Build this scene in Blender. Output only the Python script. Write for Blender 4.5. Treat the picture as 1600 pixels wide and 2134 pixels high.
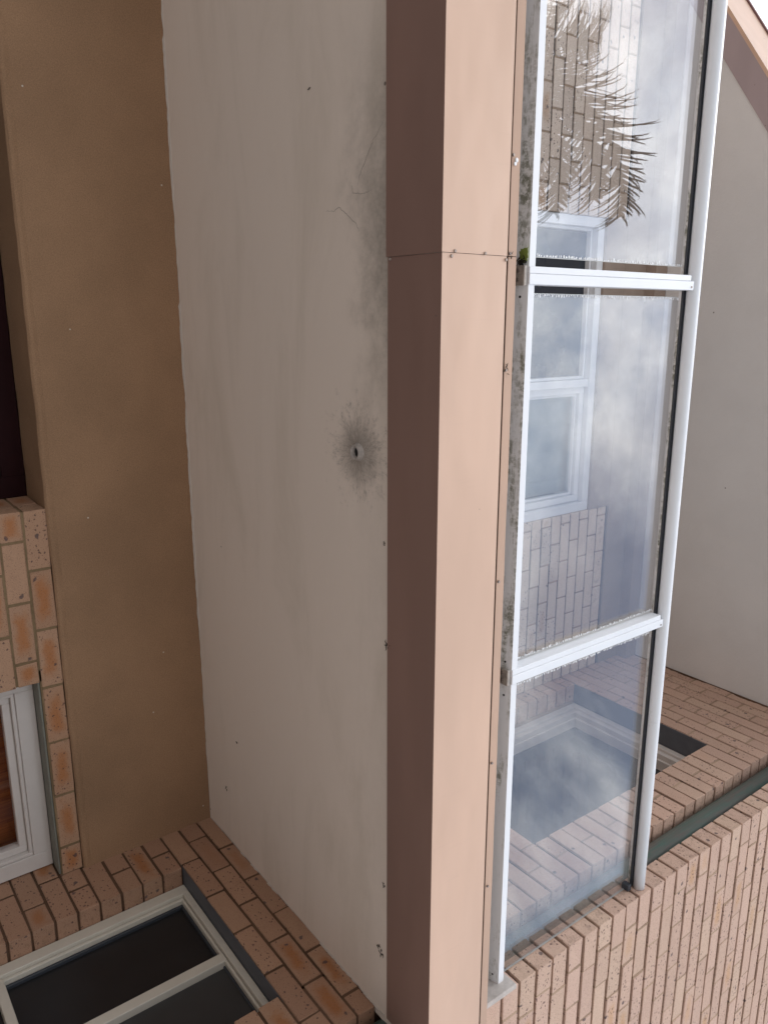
import bpy, bmesh, math, random
from mathutils import Vector, Matrix

# ------------------------------------------------------------------ reset
for o in list(bpy.data.objects):
    bpy.data.objects.remove(o, do_unlink=True)
scn = bpy.context.scene
col = scn.collection
random.seed(7)
H = 1.5                                   # eye height above the ground

# ------------------------------------------------------------------ camera (phone turned on its side, looking up)
cam_d = bpy.data.cameras.new("camera")
cam_d.sensor_fit = 'AUTO'
cam_d.sensor_width = 36.0
cam_d.lens = 36.0 * 1634.6955 / 2134.0
cam_d.clip_start = 0.02
cam_d.clip_end = 600.0
cam = bpy.data.objects.new("camera", cam_d)
col.objects.link(cam)
RIGHT = Vector((-4.90848457e-04, -6.03009929e-01, 7.97733530e-01))
DOWN = Vector((9.70641065e-01, -1.92167849e-01, -1.44663198e-01))
FWD = Vector((2.40532082e-01, 7.74241915e-01, 5.85400525e-01))
m = Matrix.Identity(4)
for i in range(3):
    m[i][0] = RIGHT[i]
    m[i][1] = -DOWN[i]
    m[i][2] = -FWD[i]
m.translation = Vector((0, 0, H))
cam.matrix_world = m
scn.camera = cam

# ------------------------------------------------------------------ world: cloudy daylight
SUN_EL, SUN_AZ = math.radians(67), math.radians(212)      # azimuth clockwise from +Y
world = bpy.data.worlds.new("World")
scn.world = world
world.use_nodes = True
wt = world.node_tree
wt.nodes.clear()
def wn(t, **k):
    n = wt.nodes.new(t)
    for a, b in k.items():
        setattr(n, a, b)
    return n
w_out = wn('ShaderNodeOutputWorld')
w_bg = wn('ShaderNodeBackground')
w_bg.inputs['Strength'].default_value = 0.12
w_sky = wn('ShaderNodeTexSky', sky_type='NISHITA', sun_disc=False)
w_sky.sun_elevation = SUN_EL
w_sky.sun_rotation = SUN_AZ
w_tc = wn('ShaderNodeTexCoord')
w_map = wn('ShaderNodeMapping')
w_map.inputs['Scale'].default_value = (1.0, 1.0, 1.5)
w_map.inputs['Location'].default_value = (11.2, 0.6, 3.3)
w_n1 = wn('ShaderNodeTexNoise')
w_n1.inputs['Scale'].default_value = 1.9
w_n1.inputs['Detail'].default_value = 9
w_n1.inputs['Roughness'].default_value = 0.63
w_n1.inputs['Distortion'].default_value = 0.35
w_r1 = wn('ShaderNodeValToRGB')                            # how thick the cloud is
w_r1.color_ramp.elements[0].position = 0.37
w_r1.color_ramp.elements[0].color = (0.12, 0.12, 0.12, 1)
w_r1.color_ramp.elements[1].position = 0.57
w_n2 = wn('ShaderNodeTexNoise')
w_n2.inputs['Scale'].default_value = 2.9
w_n2.inputs['Detail'].default_value = 10
w_n2.inputs['Distortion'].default_value = 0.2
w_n2.inputs['Roughness'].default_value = 0.64
w_r2 = wn('ShaderNodeValToRGB')                            # cloud brightness
w_r2.color_ramp.elements[0].position = 0.36
w_r2.color_ramp.elements[0].color = (0.34, 0.40, 0.51, 1)
w_r2.color_ramp.elements[1].position = 0.62
w_r2.color_ramp.elements[1].color = (1.0, 0.99, 0.97, 1)
w_gain = wn('ShaderNodeMixRGB', blend_type='MULTIPLY')
w_gain.inputs['Fac'].default_value = 1
w_gain.inputs['Color2'].default_value = (17, 17, 17, 1)
w_mix = wn('ShaderNodeMixRGB')
L = wt.links.new
L(w_tc.outputs['Generated'], w_map.inputs['Vector'])
L(w_map.outputs['Vector'], w_n1.inputs['Vector'])
L(w_map.outputs['Vector'], w_n2.inputs['Vector'])
L(w_n1.outputs['Fac'], w_r1.inputs['Fac'])
L(w_n2.outputs['Fac'], w_r2.inputs['Fac'])
L(w_r2.outputs['Color'], w_gain.inputs['Color1'])
L(w_r1.outputs['Color'], w_mix.inputs['Fac'])
L(w_sky.outputs['Color'], w_mix.inputs['Color1'])
L(w_gain.outputs['Color'], w_mix.inputs['Color2'])
w_dot = wn('ShaderNodeVectorMath', operation='DOT_PRODUCT')       # cloud glows towards the hidden sun
w_dot.inputs[1].default_value = (math.sin(SUN_AZ) * math.cos(SUN_EL), math.cos(SUN_AZ) * math.cos(SUN_EL), math.sin(SUN_EL))
w_pos = wn('ShaderNodeMath', operation='MAXIMUM')
w_pos.inputs[1].default_value = 0.0
w_pow = wn('ShaderNodeMath', operation='POWER')
w_pow.inputs[1].default_value = 5.0
w_ma = wn('ShaderNodeMath', operation='MULTIPLY_ADD')
w_ma.inputs[1].default_value = 0.9
w_ma.inputs[2].default_value = 0.85
w_glow = wn('ShaderNodeMixRGB', blend_type='MULTIPLY')
w_glow.inputs['Fac'].default_value = 1
L(w_tc.outputs['Generated'], w_dot.inputs[0])
L(w_dot.outputs['Value'], w_pos.inputs[0])
L(w_pos.outputs[0], w_pow.inputs[0])
L(w_pow.outputs[0], w_ma.inputs[0])
L(w_mix.outputs['Color'], w_glow.inputs['Color1'])
L(w_ma.outputs[0], w_glow.inputs['Color2'])
L(w_glow.outputs['Color'], w_bg.inputs['Color'])
L(w_bg.outputs['Background'], w_out.inputs['Surface'])

sun_d = bpy.data.lights.new("sun", 'SUN')
sun_d.energy = 0.8
sun_d.angle = math.radians(14)
sun_d.color = (1.0, 0.95, 0.88)
sun = bpy.data.objects.new("sun", sun_d)
col.objects.link(sun)
sd = Vector((math.sin(SUN_AZ) * math.cos(SUN_EL), math.cos(SUN_AZ) * math.cos(SUN_EL), math.sin(SUN_EL)))
sun.rotation_euler = sd.to_track_quat('Z', 'Y').to_euler()
sun.location = (0, 0, 12)

vs = scn.view_settings
vs.view_transform = 'Standard'
vs.look = 'None'
vs.gamma = 1
vs.use_curve_mapping = False
vs.exposure = 0.3

# ------------------------------------------------------------------ node helpers
class NT:
    def __init__(s, name):
        s.mat = bpy.data.materials.new(name)
        s.mat.use_nodes = True
        s.t = s.mat.node_tree
        s.t.nodes.clear()
        s.out = s.n('ShaderNodeOutputMaterial')
        s.tc = s.n('ShaderNodeTexCoord')
    def n(s, t, **k):
        x = s.t.nodes.new(t)
        for a, b in k.items():
            setattr(x, a, b)
        return x
    def put(s, sock, v):
        if v is None:
            return
        if hasattr(v, 'is_linked'):
            s.t.links.new(v, sock)
        else:
            if sock.type == 'RGBA' and len(v) == 3:
                v = (*v, 1)
            sock.default_value = v
    def math(s, op, a, b=None, c=None, clamp=False):
        x = s.n('ShaderNodeMath', operation=op, use_clamp=clamp)
        for i, v in enumerate((a, b, c)):
            if v is not None:
                s.put(x.inputs[i], v)
        return x.outputs[0]
    def vmath(s, op, a, b=None):
        x = s.n('ShaderNodeVectorMath', operation=op)
        s.put(x.inputs[0], a)
        if b is not None:
            s.put(x.inputs[1], b)
        return x.outputs['Value'] if op in ('LENGTH', 'DISTANCE', 'DOT_PRODUCT') else x.outputs[0]
    def mapping(s, v, loc=(0, 0, 0), scale=(1, 1, 1), rot=(0, 0, 0)):
        x = s.n('ShaderNodeMapping')
        s.put(x.inputs['Vector'], v)
        s.put(x.inputs['Location'], loc)
        x.inputs['Scale'].default_value = scale
        x.inputs['Rotation'].default_value = rot
        return x.outputs[0]
    def noise(s, v, scale, detail=3, rough=0.55, dist=0.0, out='Fac'):
        x = s.n('ShaderNodeTexNoise')
        s.put(x.inputs['Vector'], v)
        x.inputs['Scale'].default_value = scale
        x.inputs['Detail'].default_value = detail
        x.inputs['Roughness'].default_value = rough
        x.inputs['Distortion'].default_value = dist
        return x.outputs[out]
    def voro(s, v, scale, rnd=1.0):
        x = s.n('ShaderNodeTexVoronoi')
        s.put(x.inputs['Vector'], v)
        x.inputs['Scale'].default_value = scale
        x.inputs['Randomness'].default_value = rnd
        return x.outputs['Distance'], x.outputs['Color']
    def ramp(s, f, *stops):
        x = s.n('ShaderNodeValToRGB')
        s.put(x.inputs['Fac'], f)
        cr = x.color_ramp
        while len(cr.elements) < len(stops):
            cr.elements.new(0.5)
        for e, (p, c) in zip(cr.elements, stops):
            e.position = p
            e.color = (c, c, c, 1) if not hasattr(c, '__len__') else (*c, 1)
        return x.outputs['Color']
    def step(s, f, a, b):
        x = s.n('ShaderNodeMapRange', interpolation_type='SMOOTHSTEP')
        s.put(x.inputs['Value'], f)
        x.inputs['From Min'].default_value = a
        x.inputs['From Max'].default_value = b
        return x.outputs['Result']
    def mix(s, f, a, b, mode='MIX'):
        x = s.n('ShaderNodeMixRGB', blend_type=mode)
        s.put(x.inputs['Fac'], f)
        s.put(x.inputs['Color1'], a)
        s.put(x.inputs['Color2'], b)
        return x.outputs['Color']
    def sep(s, v):
        x = s.n('ShaderNodeSeparateXYZ')
        s.put(x.inputs[0], v)
        return x.outputs
    def comb(s, x_, y_, z_):
        x = s.n('ShaderNodeCombineXYZ')
        for i, v in enumerate((x_, y_, z_)):
            s.put(x.inputs[i], v)
        return x.outputs[0]
    def bump(s, h, strength=0.3, dist=0.01, normal=None):
        x = s.n('ShaderNodeBump')
        x.inputs['Strength'].default_value = strength
        x.inputs['Distance'].default_value = dist
        s.put(x.inputs['Height'], h)
        if normal is not None:
            s.put(x.inputs['Normal'], normal)
        return x.outputs['Normal']
    def bsdf(s, colr, rough=0.6, normal=None, metallic=0.0, spec=0.5):
        x = s.n('ShaderNodeBsdfPrincipled')
        s.put(x.inputs['Base Color'], colr)
        s.put(x.inputs['Roughness'], rough)
        s.put(x.inputs['Metallic'], metallic)
        s.put(x.inputs['Specular IOR Level'], spec)
        if normal is not None:
            s.put(x.inputs['Normal'], normal)
        return x.outputs['BSDF']
    def done(s, sh):
        s.t.links.new(sh, s.out.inputs['Surface'])
        return s.mat

# ------------------------------------------------------------------ materials
def mat_plain(name, c, rough=0.5, var=0.12, scale=12, spec=0.5, metallic=0, bump=0.05):
    t = NT(name)
    o = t.tc.outputs['Object']
    n = t.noise(o, scale, 5, 0.6)
    f = t.math('MULTIPLY_ADD', t.math('SUBTRACT', n, 0.5), var * 2, 1.0)
    cc = t.mix(1.0, c, t.comb(f, f, f), 'MULTIPLY')
    r = t.math('MULTIPLY_ADD', n, 0.15, rough - 0.07)
    return t.done(t.bsdf(cc, r, t.bump(t.noise(o, scale * 12, 3), bump, 0.002), metallic, spec))

def mat_brick(name, c1, c2, c3, orange, orange_amt, speck=1.0, grain=0.5, vary=0.2, strength=0.8):
    t = NT(name)
    o = t.tc.outputs['Object']
    oi = t.n('ShaderNodeObjectInfo')
    rnd = oi.outputs['Random']
    r2 = t.math('FRACT', t.math('MULTIPLY', rnd, 17.31))
    r3 = t.math('FRACT', t.math('MULTIPLY', rnd, 71.7))
    off = t.comb(t.math('MULTIPLY', rnd, 91.0), t.math('MULTIPLY', r2, 53.0), t.math('MULTIPLY', r3, 37.0))
    p = t.vmath('ADD', o, off)
    base = t.ramp(rnd, (0.0, c1), (0.55, c2), (1.0, c3))
    # per brick value
    v = t.math('MULTIPLY_ADD', r2, vary, 1.0 - vary / 2)
    base = t.mix(1.0, base, t.comb(v, v, v), 'MULTIPLY')
    # soft mottling and sandy grain
    n1 = t.noise(p, 14, 4, 0.6)
    base = t.mix(t.math('MULTIPLY', t.step(n1, 0.42, 0.7), 0.35), base, c3)
    g = t.noise(p, 420, 2, 0.6)
    gv = t.math('MULTIPLY_ADD', t.math('SUBTRACT', g, 0.5), grain, 1.0)
    base = t.mix(1.0, base, t.comb(gv, gv, gv), 'MULTIPLY')
    # burnt orange core of the face
    ge = t.sep(t.tc.outputs['Generated'])
    ax = t.math('ABSOLUTE', t.math('SUBTRACT', ge[0], 0.5))
    az = t.math('ABSOLUTE', t.math('SUBTRACT', ge[2], 0.5))
    wob = t.math('MULTIPLY', t.math('SUBTRACT', t.noise(p, 22, 4, 0.65), 0.5), 0.46)
    ex = t.step(t.math('ADD', ax, wob), 0.48, 0.12)
    ez = t.step(t.math('ADD', az, wob), 0.47, 0.06)
    core = t.math('MULTIPLY', t.math('MULTIPLY', ex, ez), t.step(r3, 1.0 - orange_amt, 1.15 - orange_amt))
    core = t.math('MULTIPLY', core, t.math('MULTIPLY', t.math('MULTIPLY_ADD', t.noise(p, 160, 3, 0.7), 0.9, 0.55), strength), clamp=True)
    base = t.mix(core, base, orange)
    # smeared mortar and worn arrises
    rim_ = t.math('MAXIMUM', t.step(ax, 0.455, 0.5), t.step(az, 0.41, 0.5))
    smear = t.math('MULTIPLY', rim_, t.step(t.noise(p, 34, 5, 0.7), 0.50, 0.66))
    base = t.mix(t.math('MULTIPLY', smear, 0.6), base, tuple(x * 0.62 for x in c2))
    # iron specks: many tiny, some large, few blots
    d1, k1 = t.voro(t.mapping(p, scale=(1, 1, 1.35)), 150)
    s1 = t.math('MULTIPLY', t.step(d1, 0.30, 0.20), t.math('GREATER_THAN', t.sep(k1)[0], 1.0 - 0.46 * speck))
    d2, k2 = t.voro(t.mapping(t.vmath('ADD', p, t.comb(0, 0, t.math('MULTIPLY', t.noise(p, 60), 0.02))), scale=(1, 1, 1.5)), 55)
    s2 = t.math('MULTIPLY', t.step(d2, 0.30, 0.20), t.math('GREATER_THAN', t.sep(k2)[1], 1.0 - 0.26 * speck))
    d3, k3 = t.voro(t.vmath('ADD', p, t.comb(t.math('MULTIPLY', t.noise(p, 70), 0.03), 0, 0)), 19)
    s3 = t.math('MULTIPLY', t.step(d3, 0.19, 0.12), t.math('GREATER_THAN', t.sep(k3)[2], 1.0 - 0.22 * speck))
    base = t.mix(t.math('MULTIPLY', s1, 0.55), base, (0.13, 0.07, 0.055))
    base = t.mix(t.math('MULTIPLY', s2, 0.75), base, (0.085, 0.05, 0.05))
    base = t.mix(t.math('MULTIPLY', s3, 0.75), base, (0.07, 0.055, 0.065))
    h = t.math('SUBTRACT', t.math('ADD', t.math('MULTIPLY', g, 0.5), t.noise(p, 60, 3)), t.math('ADD', s2, s3))
    return t.done(t.bsdf(base, 0.85, t.bump(h, 0.45, 0.0018), 0, 0.25))

def mat_mortar(name, c, scale=90):
    t = NT(name)
    o = t.tc.outputs['Object']
    n = t.noise(o, scale, 4, 0.7)
    n2 = t.noise(o, 5, 4)
    cc = t.mix(t.step(n2, 0.35, 0.7), tuple(x * 0.72 for x in c), c)
    v = t.math('MULTIPLY_ADD', n, 0.5, 0.75)
    cc = t.mix(1.0, cc, t.comb(v, v, v), 'MULTIPLY')
    return t.done(t.bsdf(cc, 0.95, t.bump(n, 0.8, 0.004), 0, 0.1))

def mat_soffit():
    t = NT('soffit_paint')
    o = t.tc.outputs['Object']
    base = (0.78, 0.69, 0.61)
    # broad water staining drawn out across the slab
    n1 = t.noise(t.mapping(o, scale=(0.8, 2.6, 1)), 1.5, 6, 0.62, 0.6)
    n2 = t.noise(t.mapping(o, scale=(2.0, 7.0, 1)), 2.2, 5, 0.6)
    c = t.mix(t.math('MULTIPLY', t.step(n1, 0.46, 0.74), 0.55), base, (0.64, 0.56, 0.475))
    c = t.mix(t.math('MULTIPLY', t.step(n2, 0.55, 0.8), 0.35), c, (0.82, 0.745, 0.66))
    xyz = t.sep(o)
    # mould along the outer edge by the flashing
    nb = t.noise(t.mapping(o, scale=(3, 3, 1)), 2.4, 6, 0.7)
    nm = t.noise(o, 70, 3, 0.7)
    edge = t.step(t.math('ADD', xyz[1], t.math('MULTIPLY', t.math('SUBTRACT', nb, 0.5), 0.40)), 1.90, 1.64)
    patch = t.step(t.math('ABSOLUTE', t.math('ADD', t.math('ADD', xyz[0], 0.25), t.math('MULTIPLY', t.math('SUBTRACT', nb, 0.5), 0.5))), 0.62, 0.10)
    f = t.math('MULTIPLY', t.math('MULTIPLY', edge, t.math('MULTIPLY_ADD', patch, 0.85, 0.15)), t.math('MULTIPLY_ADD', nm, 0.5, 0.42), clamp=True)
    c = t.mix(t.math('MULTIPLY', f, 0.95), c, (0.18, 0.162, 0.138))
    # dirt combed outward by air round the drain spout
    ctr = (0.376, 1.827, 1.289 + H)
    dv = t.vmath('SUBTRACT', o, ctr)
    r = t.vmath('LENGTH', dv)
    dd = t.sep(dv)
    ang = t.math('ARCTAN2', dd[1], dd[0])
    ray = t.noise(t.comb(t.math('MULTIPLY', t.math('COSINE', ang), 1.7), t.math('MULTIPLY', t.math('SINE', ang), 1.7), t.math('MULTIPLY', r, 9.0)), 3.0, 6, 0.75)
    fine = t.noise(t.comb(t.math('MULTIPLY', t.math('COSINE', ang), 9), t.math('MULTIPLY', t.math('SINE', ang), 9), t.math('MULTIPLY', r, 30.0)), 3.0, 4, 0.8)
    reach = t.step(t.math('ADD', r, t.math('MULTIPLY', t.math('SUBTRACT', ray, 0.5), -0.55)), 0.16, 0.02)
    blot = t.math('MULTIPLY', reach, t.step(fine, 0.33, 0.66), clamp=True)
    c = t.mix(t.math('MULTIPLY', blot, 0.6), c, (0.13, 0.12, 0.105))
    halo = t.step(t.math('ADD', r, t.math('MULTIPLY', t.math('SUBTRACT', t.noise(o, 14, 4, 0.7), 0.5), 0.09)), 0.13, 0.015)
    c = t.mix(t.math('MULTIPLY', halo, 0.6), c, (0.2, 0.18, 0.16))
    # fly specks
    d, k = t.voro(o, 9)
    sp = t.math('MULTIPLY', t.step(d, 0.055, 0.03), t.math('GREATER_THAN', t.sep(k)[0], 0.86))
    c = t.mix(t.math('MULTIPLY', sp, 0.8), c, (0.09, 0.075, 0.06))
    h = t.math('ADD', t.noise(o, 8, 4), t.math('MULTIPLY', t.noise(o, 120, 3), 0.25))
    return t.done(t.bsdf(c, 0.8, t.bump(h, 0.25, 0.006), 0, 0.25))

def mat_render(name, c, grain=1.0, mottle=0.11):
    t = NT(name)
    o = t.tc.outputs['Object']
    n = t.noise(o, 2.2, 5, 0.6)
    g = t.noise(o, 260, 2, 0.7)
    c2 = t.mix(t.step(n, 0.35, 0.7), tuple(x * (1 - mottle) for x in c), tuple(x * (1 + mottle * 0.7) for x in c))
    v = t.math('MULTIPLY_ADD', t.math('SUBTRACT', g, 0.5), 0.8 * grain, 1.0)
    c2 = t.mix(1.0, c2, t.comb(v, v, v), 'MULTIPLY')
    # faint trowel and scratch marks
    sc = t.noise(t.mapping(o, scale=(1.2, 1, 26), rot=(0, 0.5, 0)), 3.5, 3, 0.8)
    c2 = t.mix(t.math('MULTIPLY', t.step(sc, 0.72, 0.82), 0.18 * grain), c2, (0.6, 0.5, 0.42))
    d, k = t.voro(o, 5)
    sp = t.math('MULTIPLY', t.step(d, 0.03, 0.018), t.math('GREATER_THAN', t.sep(k)[0], 0.6))
    c2 = t.mix(t.math('MULTIPLY', sp, 0.8), c2, (0.06, 0.04, 0.03))
    d, k = t.voro(t.vmath('ADD', o, (3.3, 1.1, 7.7)), 7)
    fl = t.math('MULTIPLY', t.step(d, 0.028, 0.016), t.math('GREATER_THAN', t.sep(k)[1], 0.72))
    c2 = t.mix(t.math('MULTIPLY', fl, 0.7 * min(1, grain)), c2, (0.7, 0.66, 0.6))
    h = t.math('ADD', t.math('MULTIPLY', g, 0.6), t.noise(o, 60, 3))
    return t.done(t.bsdf(c2, 0.88, t.bump(h, 0.45, 0.003), 0, 0.2))

def mat_metal(name, c, rough=0.38):
    t = NT(name)
    o = t.tc.outputs['Object']
    n = t.noise(t.mapping(o, scale=(0.6, 3, 3)), 1.6, 4, 0.55)
    c2 = t.mix(t.step(n, 0.3, 0.75), tuple(x * 0.93 for x in c), tuple(min(1, x * 1.05) for x in c))
    st = t.noise(t.mapping(o, scale=(14, 1.2, 1.2)), 2.0, 4, 0.7)
    c2 = t.mix(t.math('MULTIPLY', t.step(st, 0.6, 0.85), 0.12), c2, (0.3, 0.22, 0.18))
    run = t.noise(t.mapping(o, scale=(30, 0.8, 0.8)), 1.6, 6, 0.75)
    c2 = t.mix(t.math('MULTIPLY', t.step(run, 0.60, 0.80), 0.10), c2, (0.24, 0.17, 0.13))
    d, k = t.voro(o, 14)
    sp = t.math('MULTIPLY', t.step(d, 0.05, 0.03), t.math('GREATER_THAN', t.sep(k)[0], 0.85))
    c2 = t.mix(t.math('MULTIPLY', sp, 0.7), c2, (0.16, 0.11, 0.09))
    wav = t.noise(t.mapping(o, scale=(1, 2, 2)), 2.4, 2)
    return t.done(t.bsdf(c2, rough, t.bump(wav, 0.4, 0.02), 0, 0.5))

def mat_channel():
    t = NT('weathered_white_aluminium')
    o = t.tc.outputs['Object']
    n = t.noise(t.mapping(o, scale=(1.0, 6, 6)), 2.4, 7, 0.72)
    n2 = t.noise(o, 60, 4, 0.7)
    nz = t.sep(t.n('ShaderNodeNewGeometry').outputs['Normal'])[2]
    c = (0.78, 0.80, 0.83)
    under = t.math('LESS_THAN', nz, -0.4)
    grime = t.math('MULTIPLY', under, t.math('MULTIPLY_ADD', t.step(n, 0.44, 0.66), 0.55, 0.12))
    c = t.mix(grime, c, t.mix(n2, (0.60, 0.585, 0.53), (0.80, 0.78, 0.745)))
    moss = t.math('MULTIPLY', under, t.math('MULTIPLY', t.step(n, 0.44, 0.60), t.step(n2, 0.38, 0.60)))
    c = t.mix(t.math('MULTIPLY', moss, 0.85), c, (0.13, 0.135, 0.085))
    return t.done(t.bsdf(c, 0.4, t.bump(n2, 0.08, 0.002), 0, 0.4))

def mat_glass(name, refl, tint, grime=0.03):
    """thin architectural glass with a faint reflective film: the mirror part grows with the angle"""
    t = NT(name)
    o = t.tc.outputs['Object']
    lw = t.n('ShaderNodeLayerWeight')
    lw.inputs['Blend'].default_value = 0.5
    f5 = t.math('POWER', lw.outputs['Facing'], 4.0)
    f = t.math('MULTIPLY_ADD', f5, 0.9, refl, clamp=True)
    gl = t.n('ShaderNodeBsdfGlossy')
    gl.inputs['Roughness'].default_value = 0.0
    gl.inputs['Color'].default_value = (0.97, 0.985, 1.0, 1)
    tr = t.n('ShaderNodeBsdfTransparent')
    tr.inputs['Color'].default_value = (*tint, 1)
    mx = t.n('ShaderNodeMixShader')
    t.put(mx.inputs[0], f)
    t.t.links.new(tr.outputs[0], mx.inputs[1])
    t.t.links.new(gl.outputs[0], mx.inputs[2])
    df = t.n('ShaderNodeBsdfDiffuse')
    df.inputs['Color'].default_value = (0.75, 0.77, 0.8, 1)
    dn = t.noise(o, 3.0, 7, 0.7)
    mx2 = t.n('ShaderNodeMixShader')
    t.put(mx2.inputs[0], t.math('MULTIPLY', t.math('MULTIPLY_ADD', t.step(dn, 0.35, 0.8), 1.2, 0.3), grime))
    t.t.links.new(mx.outputs[0], mx2.inputs[1])
    t.t.links.new(df.outputs[0], mx2.inputs[2])
    return t.done(mx2.outputs[0])

def mat_pipe():
    t = NT('pipe_green_paint')
    o = t.tc.outputs['Object']
    n = t.noise(t.mapping(o, scale=(7, 7, 1.2)), 4, 6, 0.75)
    n2 = t.noise(t.mapping(o, scale=(30, 30, 2), rot=(0.2, 0.1, 0)), 6, 3, 0.7)
    c = t.mix(t.step(n, 0.35, 0.66), (0.055, 0.105, 0.09), (0.10, 0.088, 0.08))
    c = t.mix(t.math('MULTIPLY', t.step(n2, 0.62, 0.78), 0.5), c, (0.22, 0.25, 0.24))
    return t.done(t.bsdf(c, 0.45, t.bump(n, 0.15, 0.003), 0, 0.4))

def mat_fabric_timber():
    t = NT('varnished_timber_panel')
    o = t.tc.outputs['Object']
    n = t.noise(t.mapping(o, scale=(26, 2, 1.2)), 3.0, 5, 0.6, 0.5)
    c = t.mix(t.step(n, 0.3, 0.7), (0.20, 0.035, 0.012), (0.42, 0.13, 0.03))
    return t.done(t.bsdf(c, 0.5))

def mat_leaf(name, a, b):
    t = NT(name)
    o = t.tc.outputs['Object']
    n = t.noise(o, 3.0, 4)
    return t.done(t.bsdf(t.mix(n, a, b), 0.55, None, 0, 0.3))

def mat_ground():
    t = NT('driveway_concrete')
    o = t.tc.outputs['Object']
    n = t.noise(o, 0.8, 8, 0.65)
    g = t.noise(o, 90, 3, 0.7)
    c = t.mix(t.step(n, 0.3, 0.72), (0.30, 0.275, 0.25), (0.42, 0.39, 0.36))
    v = t.math('MULTIPLY_ADD', g, 0.3, 0.85)
    return t.done(t.bsdf(t.mix(1.0, c, t.comb(v, v, v), 'MULTIPLY'), 0.9, t.bump(g, 0.3, 0.004)))

M = {}
M['brick_front'] = mat_brick('brick_pale_pink', (0.545, 0.378, 0.30), (0.52, 0.358, 0.28), (0.55, 0.395, 0.30), (0.50, 0.28, 0.125), 0.18, 1.25, 0.8, 0.10, 0.55)
M['brick_side'] = mat_brick('brick_rosy', (0.54, 0.365, 0.285), (0.515, 0.345, 0.265), (0.55, 0.385, 0.295), (0.50, 0.28, 0.15), 0.08, 1.0, 0.45, 0.12, 0.5)
M['brick_warm'] = mat_brick('brick_orange_flash', (0.43, 0.255, 0.16), (0.44, 0.275, 0.18), (0.41, 0.245, 0.155), (0.39, 0.15, 0.05), 0.80, 1.5, 0.6, 0.14, 0.75)
M['brick_low_side'] = mat_brick('brick_dark_rose', (0.38, 0.222, 0.145), (0.40, 0.245, 0.16), (0.36, 0.21, 0.138), (0.34, 0.135, 0.05), 0.36, 1.25, 0.45, 0.12, 0.8)  # darker rosy brick of the lower side wall and pier return
M['brick_pale'] = mat_brick('brick_pale_tan', (0.68, 0.55, 0.45), (0.65, 0.52, 0.42), (0.70, 0.58, 0.48), (0.46, 0.26, 0.13), 0.15, 1.0)  # light tan brick of the upper rear wall
M['mortar_dark'] = mat_mortar('raked_dark_mortar', (0.05, 0.027, 0.023))
M['mortar_brown'] = mat_mortar('brown_mortar', (0.145, 0.085, 0.055))
M['mortar_tan'] = mat_mortar('tan_mortar', (0.46, 0.33, 0.235))
M['mortar_olive'] = mat_mortar('olive_tan_mortar', (0.27, 0.19, 0.11))
M['soffit'] = mat_soffit()
M['render_tan'] = mat_render('tan_cement_render', (0.31, 0.19, 0.112))
M['render_brown'] = mat_render('brown_cement_render', (0.34, 0.27, 0.225))
M['ceiling'] = mat_render('pale_grey_ceiling_board', (0.70, 0.685, 0.675), 0.08, 0.03)
M['peach'] = mat_metal('peach_coated_steel', (0.635, 0.425, 0.308), 0.42)
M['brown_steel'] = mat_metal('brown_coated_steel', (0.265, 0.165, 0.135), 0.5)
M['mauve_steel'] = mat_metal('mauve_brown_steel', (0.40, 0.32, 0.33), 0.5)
M['white'] = mat_plain('white_coated_aluminium', (0.77, 0.79, 0.82), 0.3, 0.05, 8)
M['cream'] = mat_plain('cream_painted_frame', (0.60, 0.555, 0.475), 0.4, 0.10, 14)
M['white_timber'] = mat_plain('white_painted_timber', (0.63, 0.58, 0.545), 0.42, 0.08, 14)
M['channel'] = mat_channel()
M['steel_grey'] = mat_plain('grey_steel_lintel', (0.10, 0.105, 0.12), 0.55, 0.3, 18)
M['steel_green'] = mat_plain('green_grey_lintel', (0.19, 0.19, 0.16), 0.6, 0.35, 22)
M['trim_shade'] = mat_plain('dark_trim_and_shade', (0.035, 0.04, 0.05), 0.55, 0.2, 30)  # dark trim, and the shade painted into the handrail groove
M['screw'] = mat_plain('dull_screw_metal', (0.30, 0.25, 0.22), 0.45, 0.3, 200, 0.5, 0.6)
M['hole'] = mat_plain('dark_void', (0.012, 0.012, 0.012), 0.9, 0.1, 30)
M['bracket'] = mat_plain('dirty_bracket', (0.40, 0.36, 0.32), 0.6, 0.75, 55)
M['concrete'] = mat_plain('pale_mortar_pad', (0.50, 0.46, 0.43), 0.9, 0.35, 38, 0.1, 0, 0.5)
M['pipe'] = mat_pipe()
M['rim'] = mat_plain('grey_pvc', (0.42, 0.38, 0.35), 0.6, 0.5, 80)
M['glass'] = mat_glass('balustrade_glass', 0.105, (0.90, 0.91, 0.925), 0.02)
M['film'] = mat_plain('white_film_residue', (0.86, 0.87, 0.88), 0.6, 0.05, 30)
M['film_edge'] = mat_plain('glass_edge', (0.55, 0.56, 0.54), 0.3, 0.2, 60)
M['screen'] = mat_plain('black_insect_screen', (0.014, 0.014, 0.016), 0.35, 0.25, 6, 0.5, 0, 0.02)
M['screen_grey'] = mat_plain('grey_insect_screen', (0.035, 0.035, 0.036), 0.42, 0.25, 6, 0.5, 0, 0.02)
M['night_glass'] = mat_plain('dark_window_glass', (0.018, 0.024, 0.036), 0.06, 0.1, 3, 0.7, 0, 0.0)
M['blind'] = mat_plain('pale_blind', (0.6, 0.62, 0.62), 0.7, 0.08, 20)
M['timber'] = mat_fabric_timber()
M['door_wood'] = mat_plain('dark_red_timber', (0.020, 0.006, 0.007), 0.8, 0.3, 18, 0.12)
M['paint_edge'] = mat_plain('dried_paint_lip', (0.52, 0.47, 0.42), 0.8, 0.1, 60)
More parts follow.
